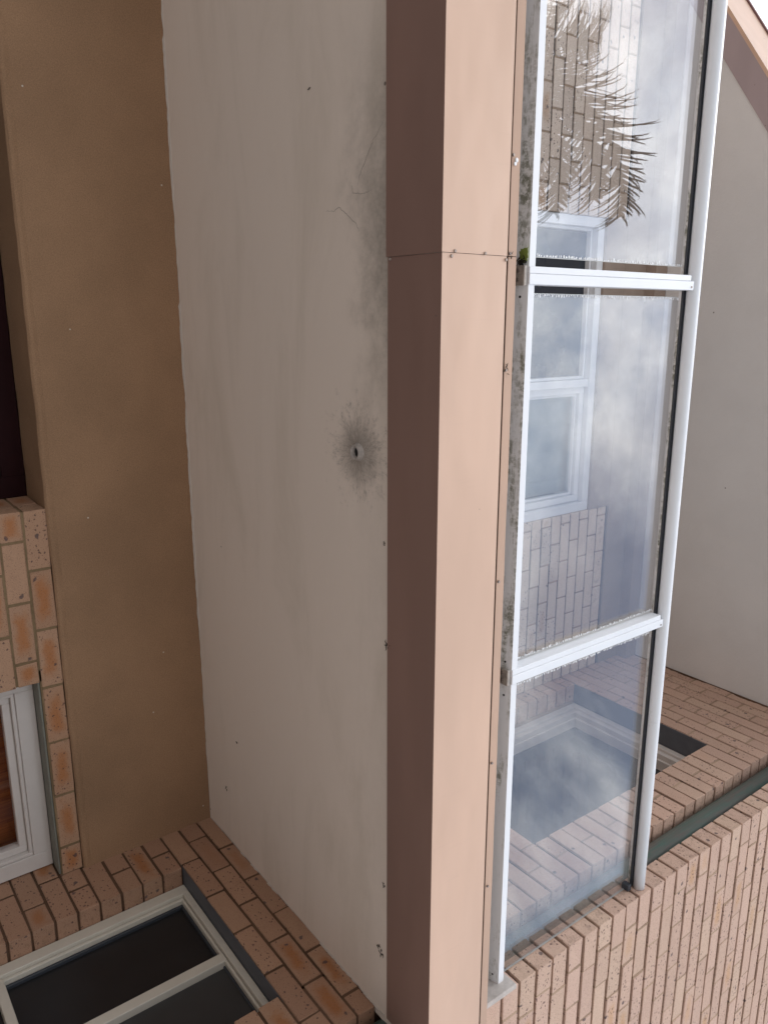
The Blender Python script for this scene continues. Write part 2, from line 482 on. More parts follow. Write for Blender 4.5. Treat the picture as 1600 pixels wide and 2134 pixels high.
M['frond'] = mat_leaf('palm_leaf_green', (0.03, 0.036, 0.014), (0.065, 0.066, 0.03))
M['trunk'] = mat_plain('palm_bark', (0.16, 0.13, 0.10), 0.9, 0.4, 9, 0.1, 0, 0.5)
M['fern'] = mat_leaf('fresh_leaf', (0.16, 0.24, 0.045), (0.30, 0.36, 0.09))
M['soil'] = mat_plain('dark_moss_soil', (0.035, 0.032, 0.026), 0.95, 0.6, 90, 0.1, 0, 0.6)
M['gutter'] = mat_plain('maroon_gutter_edge', (0.20, 0.10, 0.10), 0.45, 0.1, 10)
M['tile'] = mat_plain('roof_tile_brown', (0.16, 0.09, 0.07), 0.8, 0.3, 9)
M['crack'] = mat_plain('crack_shadow', (0.20, 0.175, 0.15), 0.95, 0.3, 60)
M['ground'] = mat_ground()

# ------------------------------------------------------------------ mesh builder (coordinates: metres, z measured from eye height)
class MB:
    def __init__(s, f=None):
        s.v, s.f, s.tf = [], [], f
    def add(s, verts, faces):
        b = len(s.v)
        for p in verts:
            s.v.append(s.tf(*p) if s.tf else tuple(p))
        s.f += [tuple(b + i for i in q) for q in faces]
    def box(s, x0, x1, y0, y1, z0, z1, c=0.0):
        if c <= 0:
            s.add([(x0, y0, z0), (x1, y0, z0), (x1, y1, z0), (x0, y1, z0), (x0, y0, z1), (x1, y0, z1), (x1, y1, z1), (x0, y1, z1)],
                  [(0, 3, 2, 1), (4, 5, 6, 7), (0, 1, 5, 4), (1, 2, 6, 5), (2, 3, 7, 6), (3, 0, 4, 7)])
        else:
            vs_, fs_ = cham_box((x1 - x0) / 2, (y1 - y0) / 2, (z1 - z0) / 2, c)
            cx, cy, cz = (x0 + x1) / 2, (y0 + y1) / 2, (z0 + z1) / 2
            s.add([(cx + a, cy + b, cz + d) for a, b, d in vs_], fs_)
    def tube(s, pts, r, seg=12, cap=True):
        rr = r if hasattr(r, '__len__') else [r] * len(pts)
        pts = [Vector(p) for p in pts]
        vs_, fs_ = [], []
        ref = None
        for i, p in enumerate(pts):
            d = (pts[min(i + 1, len(pts) - 1)] - pts[max(i - 1, 0)]).normalized()
            if ref is None:
                ref = d.orthogonal().normalized()
            u = (ref - d * ref.dot(d)).normalized()
            ref = u
            w = d.cross(u)
            for k in range(seg):
                a = 2 * math.pi * k / seg
                q = p + (u * math.cos(a) + w * math.sin(a)) * rr[i]
                vs_.append(tuple(q))
        for i in range(len(pts) - 1):
            for k in range(seg):
                k2 = (k + 1) % seg
                fs_.append((i * seg + k, i * seg + k2, (i + 1) * seg + k2, (i + 1) * seg + k))
        if cap:
            fs_.append(tuple(range(seg - 1, -1, -1)))
            n = (len(pts) - 1) * seg
            fs_.append(tuple(n + k for k in range(seg)))
        s.add(vs_, fs_)
    def build(s, name, mat, parent=None, smooth=False):
        me = bpy.data.meshes.new(name)
        me.from_pydata([(x, y, z + H) for x, y, z in s.v], [], s.f)
        bm = bmesh.new()
        bm.from_mesh(me)
        bmesh.ops.recalc_face_normals(bm, faces=bm.faces)
        bm.to_mesh(me)
        bm.free()
        me.materials.append(mat)
        if smooth:
            for p in me.polygons:
                p.use_smooth = True
        o = bpy.data.objects.new(name, me)
        col.objects.link(o)
        if parent is not None:
            adopt(o, parent)
        return o

def cham_box(a, b, d, c):
    vs_ = []
    for sx in (-1, 1):
        for sy in (-1, 1):
            for sz in (-1, 1):
                vs_.append((sx * (a - c), sy * (b - c), sz * d))
                vs_.append((sx * (a - c), sy * b, sz * (d - c)))
                vs_.append((sx * a, sy * (b - c), sz * (d - c)))
    I = {}
    k = 0
    for sx in (-1, 1):
        for sy in (-1, 1):
            for sz in (-1, 1):
                I[(sx, sy, sz)] = (k, k + 1, k + 2)      # z face, y face, x face vertex
                k += 3
    fs_ = []
    for sgn in (-1, 1):
        q = [I[(-1, -1, sgn)][0], I[(1, -1, sgn)][0], I[(1, 1, sgn)][0], I[(-1, 1, sgn)][0]]
        fs_.append(tuple(q))
        q = [I[(-1, sgn, -1)][1], I[(1, sgn, -1)][1], I[(1, sgn, 1)][1], I[(-1, sgn, 1)][1]]
        fs_.append(tuple(q))
        q = [I[(sgn, -1, -1)][2], I[(sgn, 1, -1)][2], I[(sgn, 1, 1)][2], I[(sgn, -1, 1)][2]]
        fs_.append(tuple(q))
    for s1 in (-1, 1):
        for s2 in (-1, 1):
            fs_.append((I[(-1, s1, s2)][0], I[(1, s1, s2)][0], I[(1, s1, s2)][1], I[(-1, s1, s2)][1]))
            fs_.append((I[(s1, -1, s2)][0], I[(s1, 1, s2)][0], I[(s1, 1, s2)][2], I[(s1, -1, s2)][2]))
            fs_.append((I[(s1, s2, -1)][1], I[(s1, s2, 1)][1], I[(s1, s2, 1)][2], I[(s1, s2, -1)][2]))
    for t in I.values():
        fs_.append(t)
    return vs_, fs_

def world_loc(o):
    l = Vector(o.location)
    while o.parent is not None:
        o = o.parent
        l = l + Vector(o.location)
    return l

def adopt(o, parent):
    o.parent = parent
    o.matrix_parent_inverse = Matrix.Translation(-Vector(parent.get('at', (0, 0, 0))))
    o['at'] = tuple(Vector((0, 0, 0)))

def thing(name, label, cat, loc=(0, 0, 0), group=None):
    o = bpy.data.objects.new(name, None)
    o.empty_display_size = 0.2
    o.location = (loc[0], loc[1], loc[2] + H)
    o['at'] = tuple(o.location)
    o['label'] = label
    o['category'] = cat
    o['kind'] = 'thing'
    if group:
        o['group'] = group
    col.objects.link(o)
    return o

W, HT = 1600, 2134
def pix(x, y, z):
    v = Vector((x, y, z))
    d = v.dot(FWD)
    if d < 0.05:
        return None
    return 800 + 1634.7 * v.dot(RIGHT) / d, 1067 + 1634.7 * v.dot(DOWN) / d
def in_view(pts, mg=70):
    for p in pts:
        q = pix(*p)
        if q and -mg < q[0] < W + mg and -mg < q[1] < HT + mg:
            return True
    return False

# ------------------------------------------------------------------ bricks
_bm = {}
def brick_mesh(l, h, d, var):
    key = (round(l, 3), round(h, 3), round(d, 3), var)
    if key in _bm:
        return _bm[key]
    rs = random.Random(hash(key) & 0xffff)
    vs_, fs_ = cham_box(l / 2, d / 2, h / 2, 0.0016 + 0.0008 * rs.random())
    j = 0.0014
    vs_ = [(x + rs.uniform(-j, j), y + rs.uniform(-j, j), z + rs.uniform(-j, j)) for x, y, z in vs_]
    me = bpy.data.meshes.new('brick')
    me.from_pydata(vs_, [], fs_)
    bm = bmesh.new(); bm.from_mesh(me); bmesh.ops.recalc_face_normals(bm, faces=bm.faces); bm.to_mesh(me); bm.free()
    _bm[key] = me
    return me

JT = 0.010
class Wall:
    """axis 'y': face looks to -Y and u runs along X; axis 'x': face looks to -X and u runs along Y"""
    def __init__(s, root, axis, face, depth, mat, mortar, joint, recess_bed=0.009, recess_perp=0.0025, seed=1):
        s.root, s.axis, s.face, s.depth, s.mat = root, axis, face, depth, mat
        s.mortar, s.joint, s.rb, s.rp = mortar, joint, recess_bed, recess_perp
        s.rs = random.Random(seed)
        s.cell, s.count, s.far, s.jm, s.cm = None, 0, MB(), MB(), MB()
    def P(s, u, w, z):
        return (u, s.face + w, z) if s.axis == 'y' else (s.face + w, u, z)
    def wbox(s, mb, u0, u1, w0, w1, z0, z1):
        if s.axis == 'y':
            mb.box(u0, u1, s.face + w0, s.face + w1, z0, z1)
        else:
            mb.box(s.face + w0, s.face + w1, u0, u1, z0, z1)
    def brick(s, u0, u1, z0, z1, mat=None):
        if u1 - u0 < 0.02 or z1 - z0 < 0.012:
            return
        corners = [s.P(u, 0, z) for u in (u0, u1) for z in (z0, z1)]
        if in_view(corners) and s.count < 298:
            me0 = brick_mesh(u1 - u0, z1 - z0, s.depth, s.rs.randrange(3))
            key = (me0.name, (mat or s.mat).name)
            me = _bm.get(key)
            if me is None:
                me = me0.copy()
                me.materials.append(mat or s.mat)
                _bm[key] = me
            o = bpy.data.objects.new('brick', me)
            c = s.P((u0 + u1) / 2 + s.rs.uniform(-0.001, 0.001), s.depth / 2 + s.rs.uniform(-0.002, 0.002), (z0 + z1) / 2 + s.rs.uniform(-0.001, 0.001))
            at = Vector(s.root['at'])
            o.parent = s.root
            rz = s.rs.uniform(-0.004, 0.004) + (0 if s.axis == 'y' else -math.pi / 2)
            o.rotation_euler = (0, s.rs.uniform(-0.006, 0.006), rz)
            o.location = Vector((c[0], c[1], c[2] + H)) - at
            col.objects.link(o)
            s.count += 1
        else:
            if s.axis == 'y':
                s.far.box(u0, u1, s.face, s.face + s.depth, z0, z1, 0.003)
            else:
                s.far.box(s.face, s.face + s.depth, u0, u1, z0, z1, 0.003)
    def course(s, z0, cuts, z1=None, jz=JT, mat=None):
        """cuts: list of (u0,u1) bricks of one course, bed from z0 up"""
        z1 = z1 if z1 is not None else z0 + 0.086 - jz
        cuts = [c for c in cuts if c[1] - c[0] > 0.02]
        for i, (a, b) in enumerate(cuts):
            s.brick(a, b, z0, z1, mat)
            if i + 1 < len(cuts) and cuts[i + 1][0] - b < 0.03:
                s.wbox(s.jm, b - 0.001, cuts[i + 1][0] + 0.001, s.rp, s.depth * 0.9, z0 + 0.0005, z1 - 0.0005)
    def core(s, u0, u1, z0, z1, e=0.009):
        s.wbox(s.cm, u0 + e, u1 - e, s.rb, s.depth - 0.008, z0, z1)
    def finish(s):
        if s.cm.v:
            s.cm.build('mortar', s.mortar, s.root)
        if s.jm.v:
            o = s.jm.build('mortar_joint', s.joint, s.root); o['kind'] = 'stuff'
        if s.far.v:
            o = s.far.build('brickwork', s.mat, s.root); o['kind'] = 'stuff'

def bond(u0, u1, phase, pitch, odd):
    """running bond between u0 and u1; joints centred on phase + n*pitch (+ half a pitch on odd courses)"""
    p = phase + (pitch / 2 if odd else 0)
    k = math.floor((u0 - p) / pitch) - 1
    out = []
    while True:
        a, b = p + k * pitch + JT / 2, p + (k + 1) * pitch - JT / 2
        k += 1
        if b <= u0 + 0.03:
            continue
        if a >= u1 - 0.03:
            break
        a2 = u0 if a < u0 + 0.03 else a
        b2 = u1 if b > u1 - 0.03 else b
        out.append((a2, b2))
    return out
def below(cuts, hi):
    return [(p, hi if q > hi - 0.03 else q) for p, q in cuts if p < hi - 0.03]
def above(cuts, lo):
    return [(lo if p < lo + 0.03 else p, q) for p, q in cuts if q > lo + 0.03]

XS, YC, YR = 2.256, 1.5206, 3.044           # side wall plane, front wall plane, rear wall plane
ZS = 1.2893                                  # underside of the balcony slab
ZC = 4.405                                   # ceiling over the balcony
Z0 = 1.7474 + 0.005                          # bottom of a course at the outer corner

# ------------------------------------------------------------------ ground
g = MB()
g.box(-150, 150, -150, 150, -H - 0.3, -H)
go = g.build('ground', M['ground'])
go['kind'] = 'structure'

# ------------------------------------------------------------------ front brick wall (faces the street, right of the balcony)
front = thing('brick_wall', 'pale pink speckled brick wall with dark raked joints facing outward beside the balcony end', 'brick wall', (3.4, 1.57, -H))
fw = Wall(front, 'y', YC, 0.097, M['brick_front'], M['mortar_dark'], M['mortar_tan'], 0.015, 0.0004, 3)
k0 = math.floor((-H - Z0) / 0.086)
for k in range(k0 + 1, 31):
    z = Z0 + 0.086 * k
    if z + 0.076 > ZC - 0.01:
        break
    first = 0.115 if k % 2 == 1 else 0.160
    second = 0.160 if k % 2 == 1 else 0.222
    cuts = [(XS, XS + first)]
    u = XS + first + 0.007
    cuts.append((u, u + second + 0.002)); u += second + 0.009
    while u < 5.6:
        cuts.append((u, u + 0.215)); u += 0.222
    fw.course(z, cuts, z + 0.0742)
fw.core(XS, 5.65, -H, ZC - 0.01, 0.015)
fw.finish()

# ------------------------------------------------------------------ side brick wall, both floors
side = thing('brick_wall', 'rosy brick side wall in shade behind the green downpipe, with windows on both floors', 'brick wall', (2.32, 2.4, -H))
sw = Wall(side, 'x', XS, 0.110, M['brick_side'], M['mortar_dark'], M['mortar_tan'], 0.009, 0.0025, 5)
# lower floor
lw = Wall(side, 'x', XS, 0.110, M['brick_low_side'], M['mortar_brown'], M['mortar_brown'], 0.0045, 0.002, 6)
zl = 1.1364                                   # bottom of the first full course above the window head + one
LJ0, LJ1, LHEAD = 1.978, 2.792, 1.052
SL = 1.752
for k in range(-31, 3):
    z = zl + 0.086 * k
    z1 = z + 0.076
    if z > ZS:
        break
    odd = k % 2
    cuts = bond(SL, YR + 0.20, 1.9665 if not odd else 1.9665 - 0.12, 0.24, 0)
    mt = M['brick_low_side']
    if z1 > ZS:
        z1 = ZS - 0.002
    if z < LHEAD - 0.02 and z > -0.45:
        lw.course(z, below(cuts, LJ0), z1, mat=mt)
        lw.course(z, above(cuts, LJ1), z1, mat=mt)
    else:
        lw.course(z, cuts, z1, mat=mt)
lw.core(SL, LJ0, -H, ZS + 0.2)
lw.core(LJ1, YR + 0.21, -H, ZS + 0.2)
lw.core(LJ0 - 0.02, LJ1 + 0.02, LHEAD + 0.0115, ZS + 0.2, 0)
lw.core(LJ0 - 0.02, LJ1 + 0.02, -H, -0.46, 0)
lw.finish()
# upper floor
UJ0, UJ1, UHEAD, SU = 2.003, 2.917, 3.7254, 1.757
for k in range(-2, 31):
    z = Z0 + 0.086 * k
    z1 = z + 0.076
    if z > ZC:
        break
    z1 = min(z1, ZC - 0.003)
    cuts = bond(SU, YR, UJ0 + 0.005, 0.2425, k % 2)
    if z < UHEAD - 0.03 and z > 2.3:
        sw.course(z, below(cuts, UJ0), z1)
        sw.course(z, above(cuts, UJ1), z1)
    else:
        sw.course(z, cuts, z1)
sw.core(SU, UJ0, 1.55, ZC)
sw.core(UJ1, YR + 0.05, 1.55, ZC)
sw.core(UJ0 - 0.02, UJ1 + 0.02, UHEAD + 0.012, ZC, 0)
sw.core(UJ0 - 0.02, UJ1 + 0.02, 1.55, 2.29, 0)
sw.finish()
b = MB()                                      # the wall behind the pipe recess
b.box(XS + 0.14, XS + 0.20, YC + 0.097, 1.99, -H, ZC - 0.01)
b.build('recess_lining', M['mortar_dark'], side)

# window in the side wall, lower floor ------------------------------------------------
def side_map(u, v, w):
    return (XS + w, u, v)
def frame_mb(tf, u0, u1, v0, v1, w0, w1, t, sides='lrtb', c=0.002, tt=None):
    """rectangular frame of four butted members in the (u,v) plane, w inward"""
    mb = MB(tf)
    def bx(a, b_, p, q):
        vs_, fs_ = cham_box((b_ - a) / 2, (q - p) / 2, (w1 - w0) / 2, c)
        mb.add([((a + b_) / 2 + x, (p + q) / 2 + y, (w0 + w1) / 2 + z_) for x, y, z_ in vs_], fs_)
    if 'l' in sides: bx(u0, u0 + t, v0, v1)
    if 'r' in sides: bx(u1 - t, u1, v0, v1)
    if 't' in sides: bx(u0 + t, u1 - t, v1 - (tt or t), v1)
    if 'b' in sides: bx(u0 + t, u1 - t, v0, v0 + t)
    return mb
def bar_mb(tf, u0, u1, v0, v1, w0, w1, c=0.002):
    mb = MB(tf)
    vs_, fs_ = cham_box((u1 - u0) / 2, (v1 - v0) / 2, (w1 - w0) / 2, c)
    mb.add([((u0 + u1) / 2 + x, (v0 + v1) / 2 + y, (w0 + w1) / 2 + z_) for x, y, z_ in vs_], fs_)
    return mb

bar_mb(side_map, LJ0 - 0.03, LJ1 + 0.03, LHEAD - 0.0050, LHEAD - 0.0022, 0.004, 0.105).build('lintel', M['steel_grey'], side)
wl = frame_mb(side_map, LJ0 + 0.004, LJ1 - 0.004, -0.45, LHEAD - 0.008, 0.080, 0.150, 0.052, tt=0.026).build('window', M['cream'], side)
frame_mb(side_map, LJ0 + 0.058, LJ1 - 0.058, -0.40, LHEAD - 0.036, 0.094, 0.140, 0.014, tt=0.010).build('sash', M['cream'], wl)
frame_mb(side_map, LJ0 + 0.074, LJ1 - 0.074, -0.386, LHEAD - 0.0465, 0.112, 0.138, 0.012, tt=0.008).build('screen_track', M['trim_shade'], wl)
bar_mb(side_map, 2.318, 2.362, -0.385, LHEAD - 0.0365, 0.090, 0.139).build('mullion', M['cream'], wl)
bar_mb(side_map, 2.364, LJ1 - 0.062, 0.288, 0.322, 0.088, 0.134).build('transom', M['cream'], wl)
bar_mb(side_map, 2.364, LJ1 - 0.070, 0.324, LHEAD - 0.050, 0.126, 0.132, 0.001).build('pane', M['screen'], wl)
bar_mb(side_map, 2.364, LJ1 - 0.070, -0.385, 0.286, 0.126, 0.132, 0.001).build('pane', M['screen'], wl)
bar_mb(side_map, LJ0 + 0.070, 2.316, -0.385, LHEAD - 0.050, 0.118, 0.124, 0.001).build('pane', M['screen_grey'], wl)
b = MB(side_map); b.box(LJ0 - 0.02, LJ1 + 0.02, -0.47, LHEAD + 0.01, 0.151, 0.30)
b.build('room_void', M['hole'], wl)

# window in the side wall, upper floor ------------------------------------------------
bar_mb(side_map, UJ0 - 0.03, UJ1 + 0.03, UHEAD + 0.0005, UHEAD + 0.010, 0.006, 0.140).build('lintel', M['steel_grey'], side)
b = MB(side_map)
b.box(UJ0 - 0.03, UJ0, 2.28, UHEAD + 0.01, 0.111, 0.24); b.box(UJ1, UJ1 + 0.03, 2.28, UHEAD + 0.01, 0.111, 0.24)
b.box(UJ0, UJ1, UHEAD + 0.012, UHEAD + 0.03, 0.111, 0.24)
b.build('reveal', M['mortar_tan'], side)
wu = frame_mb(side_map, UJ0 + 0.004, UJ1 - 0.004, 2.30, UHEAD - 0.006, 0.128, 0.200, 0.040).build('window', M['white_timber'], side)
frame_mb(side_map, UJ0 + 0.046, UJ1 - 0.046, 2.34, UHEAD - 0.048, 0.142, 0.24, 0.030).build('sash', M['white_timber'], wu)
frame_mb(side_map, UJ0 + 0.078, UJ1 - 0.078, 2.37, UHEAD - 0.080, 0.172, 0.25, 0.014).build('bead', M['white_timber'], wu)
bar_mb(side_map, UJ0 + 0.090, UJ1 - 0.090, 2.38, UHEAD - 0.092, 0.232, 0.240, 0.001).build('pane', M['night_glass'], wu)
b = MB(side_map); b.box(UJ0 - 0.02, UJ1 + 0.02, 2.25, UHEAD + 0.01, 0.251, 0.40)
b.build('room_void', M['hole'], wu)

# ------------------------------------------------------------------ rear wall, lower floor
low = thing('rear_wall', 'tan rendered beam and orange flashed bricks at the back, below the grey slab underside', 'rear wall', (0.8, 3.2, -H))
rw = Wall(low, 'y', YR, 0.110, M['brick_warm'], M['mortar_olive'], M['mortar_olive'], 0.004, 0.002, 11)
PX0, PX1, RTOP = 0.695, 1.382, 0.709
for k in range(0, 26):
    z1 = RTOP - 0.086 * k
    z = z1 - 0.077
    if z < -H:
        break
    if k == 0:
        cuts = [(PX0, 0.924)] + [(0.934 + 0.24 * i, 1.164 + 0.24 * i) for i in range(5)] + [(2.134, XS - 0.002)]
    else:
        c0 = 0.934 if k % 2 == 0 else 0.814
        cuts = [(max(PX0, c0 - 0.24), c0 - 0.010)] + [(c0 + 0.24 * i, min(PX1, c0 + 0.23 + 0.24 * i)) for i in range(3)]
        cuts = [c for c in cuts if c[0] < PX1 - 0.02]
    rw.course(z, cuts, z1)
rw.core(PX0, PX1, -H, RTOP, 0.004)
rw.core(PX1 - 0.05, XS, RTOP - 0.083, RTOP, 0.0)
# the left return of the pier (faces the door)
rr = Wall(low, 'x', PX0, 0.02, M['brick_low_side'], M['mortar_olive'], M['mortar_olive'], 0.004, 0.002, 12)
for k in range(0, 26):
    z1 = RTOP - 0.086 * k
    if z1 - 0.077 < -H:
        break
    rr.course(z1 - 0.077, [(YR + 0.112, YR + 0.275)], z1)
rr.finish()
b = MB(); b.box(PX0 + 0.006, PX1 - 0.006, YR + 0.1105, YR + 0.44, -H, RTOP + 0.0035)
b.box(PX0 - 0.004, PX0 + 0.0055, YR + 0.276, YR + 0.44, -H, RTOP + 0.0035)
b.build('pier_backing', M['mortar_olive'], low)
rw.finish()
# rendered beam, its lower edge slightly rolled and uneven
b = MB()
N = 90
prof = []
xs = [-3.3 + (XS + 0.03 + 3.3) * i / N for i in range(N + 1)]
rb_ = random.Random(4)
sec = []
for i, x in enumerate(xs):
    zb = 0.713 + rb_.uniform(-0.0015, 0.0015) + (0.0 if x < PX0 else 0.0)
    j = rb_.uniform(-0.001, 0.001)
    yf = YR - 0.006
    sec.append([(x, yf, ZS + 0.1), (x, yf, zb + 0.032 + j), (x, yf - 0.0035 + j, zb + 0.018), (x, yf - 0.002 + j, zb + 0.006), (x, yf + 0.006, zb - 0.001), (x, YR + 0.40, zb), (x, YR + 0.40, ZS + 0.1)])
vs_, fs_ = [], []
for s_ in sec:
    vs_ += s_
for i in range(N):
    for j in range(7):
        j2 = (j + 1) % 7
        fs_.append((i * 7 + j, i * 7 + j2, (i + 1) * 7 + j2, (i + 1) * 7 + j))
fs_.append(tuple(range(7))); fs_.append(tuple(N * 7 + j for j in range(6, -1, -1)))
b.add(vs_, fs_)
b.build('rendered_beam', M['render_tan'], low)
# lintel and window under the beam
def rear_map(u, v, w):
    return (u, YR + w, v)
WT = 0.6265
bar_mb(rear_map, PX1 - 0.02, XS - 0.003, WT - 0.0095, WT - 0.0005, 0.010, 0.112).build('lintel', M['steel_green'], low)
win = frame_mb(rear_map, PX1 - 0.01, XS - 0.006, -0.6, WT - 0.011, 0.094, 0.165, 0.070).build('window', M['white_timber'], low)
frame_mb(rear_map, PX1 + 0.061, XS - 0.077, -0.53, WT - 0.082, 0.100, 0.165, 0.014).build('stop_bead', M['white_timber'], win)
frame_mb(rear_map, PX1 + 0.076, XS - 0.092, -0.515, WT - 0.097, 0.122, 0.168, 0.030).build('sash', M['white_timber'], win)
bar_mb(rear_map, PX1 + 0.100, XS - 0.118, -0.49, WT - 0.122, 0.144, 0.150, 0.001).build('pane', mat_glass('room_glass', 0.03, (0.93, 0.93, 0.93), 0.0), win)
b = MB(rear_map); b.box(PX1, XS, -0.6, WT + 0.1, 0.26, 0.30); b.build('timber_panelling', M['timber'], win)
b = MB(rear_map); b.box(PX1 - 0.02, PX1 + 0.0, -0.62, WT, 0.168, 0.26); b.box(XS - 0.02, XS, -0.62, WT, 0.168, 0.26); b.build('reveal', M['hole'], win)
b = MB(rear_map); b.box(PX1 - 0.02, XS, -H, -0.61, 0.01, 0.2); b.build('sill_wall', M['mortar_olive'], low)
# timber door left of the pier
dr = frame_mb(rear_map, -1.9, PX0 - 0.002, -H, 0.710, 0.262, 0.36, 0.085, 'lrt').build('door', M['door_wood'], low)
bar_mb(rear_map, -1.81, PX0 - 0.090, -H + 0.01, 0.622, 0.335, 0.375).build('door_leaf', M['door_wood'], dr)
bar_mb(rear_map, PX0 - 0.30, PX0 - 0.215, -0.6, 0.50, 0.322, 0.334).build('raised_panel', M['door_wood'], dr)
b = MB(rear_map); b.box(-3.3, -1.903, -H, 0.711, 0.0, 0.3); b.build('end_pier', M['render_tan'], low)

# ------------------------------------------------------------------ rear wall, upper floor
YU = 3.030
up = thing('rear_wall', 'upper rear wall of pale bricks and brown render seen through the balustrade glass', 'rear wall', (0.3, 3.15, 1.5))
uw = Wall(up, 'y', YU, 0.100, M['brick_pale'], M['mortar_dark'], M['mortar_tan'], 0.007, 0.003, 21)
WX0, WX1, WZ0, WZ1 = -0.556, 1.166, 2.30, 3.892
UTOP = 4.083
for k in range(-2, 28):
    z = Z0 + 0.086 * k
    if z + 0.076 > UTOP:
        break
    cuts = bond(-2.6, XS - 0.004, -0.94, 0.24, k % 2 == 1)
    if z > WZ0 - 0.05:
        uw.course(z, below(cuts, WX0))
        uw.course(z, above(cuts, WX1))
    else:
        uw.course(z, cuts)
uw.core(-2.6, WX0, 1.55, UTOP, 0.006)
uw.core(WX1, XS, 1.55, UTOP, 0.006)
uw.core(WX0 - 0.02, WX1 + 0.02, 1.55, WZ0 - 0.03, 0)
uw.finish()
b = MB()
b.box(-3.3, XS - 0.003, YU - 0.004, YU + 0.11, UTOP + 0.001, ZC + 0.15)
b.box(WX0 + 0.001, WX1 - 0.001, YU - 0.0035, YU + 0.11, WZ1 + 0.001, UTOP + 0.0005)
b.box(-3.3, XS - 0.003, YU - 0.075, YU - 0.0045, ZC - 0.115, ZC - 0.002)
b.build('brown_render', M['render_brown'], up)
def up_map(u, v, w):
    return (u, YU + w, v)
wv = frame_mb(up_map, WX0 + 0.002, WX1 - 0.002, WZ0, WZ1, 0.012, 0.10, 0.055).build('window', M['white'], up)
MX = 0.378
bar_mb(up_map, MX - 0.022, MX + 0.022, WZ0 + 0.056, WZ1 - 0.056, 0.018, 0.095).build('mullion', M['white'], wv)
frame_mb(up_map, MX + 0.024, WX1 - 0.060, WZ0 + 0.058, WZ1 - 0.058, 0.045, 0.098, 0.040).build('sash', M['white'], wv)
frame_mb(up_map, MX + 0.066, WX1 - 0.102, WZ0 + 0.1, WZ1 - 0.100, 0.065, 0.10, 0.014).build('bead', M['white'], wv)
frame_mb(up_map, WX0 + 0.058, MX - 0.024, WZ0 + 0.058, WZ1 - 0.058, 0.05, 0.10, 0.016).build('bead', M['white'], wv)
bar_mb(up_map, WX0 + 0.070, MX - 0.036, WZ0 + 0.07, WZ1 - 0.070, 0.080, 0.086, 0.001).build('pane', M['night_glass'], wv)
rg = mat_glass('clear_room_glass', 0.05, (0.8, 0.84, 0.86), 0.0)
bar_mb(up_map, MX + 0.078, WX1 - 0.114, WZ0 + 0.11, WZ1 - 0.112, 0.080, 0.086, 0.001).build('pane', rg, wv)
bar_mb(up_map, WX0 - 0.02, WX1 + 0.035, WZ0 - 0.03, WZ0 - 0.001, -0.02, 0.10).build('sill', M['white'], wv)
bm_ = MB(up_map)
for i in range(7):
    u = MX + 0.08 + i * 0.085
    bm_.box(u, u + 0.0865, WZ0 + 0.12, WZ1 - 0.02, 0.13 + 0.004 * (i % 2), 0.134 + 0.004 * (i % 2))
bm_.build('blind', M['blind'], wv)
b = MB(up_map); b.box(WX0 - 0.02, WX1 + 0.02, WZ0 - 0.03, WZ1 + 0.02, 0.30, 0.34); b.build('room_void', M['hole'], wv)

# ------------------------------------------------------------------ balcony slab with flashing
bal = thing('balcony_slab', 'grey painted balcony underside edged with folded peach metal flashing', 'balcony', (0, 2.2, ZS))
b = MB(); b.box(-3.3, XS + 0.03, 1.60, YR + 0.02, ZS, 1.50)
b.build('soffit', M['soffit'], bal)
YF = 1.4735
def fascia(x0, x1, yo, zo, yin):
    """folded sheet: underside, front, small return along the bottom inner edge"""
    p = [(YF + yo, 1.5025), (YF + yo, ZS - 0.003 + zo), (yin, ZS - 0.003 + zo), (yin, ZS - 0.0005), (yin - 0.004, ZS - 0.0005), (yin - 0.004, ZS - 0.0005 + zo * 0.5),
         (YF + yo + 0.003, ZS - 0.0003 + zo * 0.5), (YF + yo + 0.003, 1.5025)]
    mb = MB()
    n = 24
    vs_, fs_ = [], []
    for i in range(n + 1):
        x = x0 + (x1 - x0) * i / n
        for (y, z) in p:
            vs_.append((x, y, z))
    m_ = len(p)
    for i in range(n):
        for j in range(m_):
            j2 = (j + 1) % m_
            fs_.append((i * m_ + j, i * m_ + j2, (i + 1) * m_ + j2, (i + 1) * m_ + j))
    fs_.append(tuple(range(m_))); fs_.append(tuple(n * m_ + j for j in range(m_ - 1, -1, -1)))
    mb.add(vs_, fs_)
    return mb
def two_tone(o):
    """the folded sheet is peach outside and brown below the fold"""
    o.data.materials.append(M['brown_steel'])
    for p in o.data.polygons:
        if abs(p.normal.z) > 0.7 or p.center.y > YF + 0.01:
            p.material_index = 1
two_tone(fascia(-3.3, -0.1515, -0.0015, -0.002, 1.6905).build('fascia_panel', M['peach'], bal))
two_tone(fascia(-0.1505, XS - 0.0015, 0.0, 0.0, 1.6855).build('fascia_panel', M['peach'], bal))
b = MB(); b.box(XS - 0.001, 2.44, YF, YF + 0.003, ZS - 0.003, 1.5025); b.box(XS - 0.001, 2.44, YF + 0.0035, YC - 0.001, ZS - 0.003, ZS)
b.build('fascia_panel', M['peach'], bal)
b = MB(); b.box(-3.3, 2.30, YF + 0.012, YF + 0.02, ZS + 0.01, 1.537); b.box(-3.3, XS - 0.024, 1.598, 1.606, 1.56, 1.664); b.build('flashing_gap_shade', M['hole'], bal)  # black bars stand in for the shade inside the flashing gaps
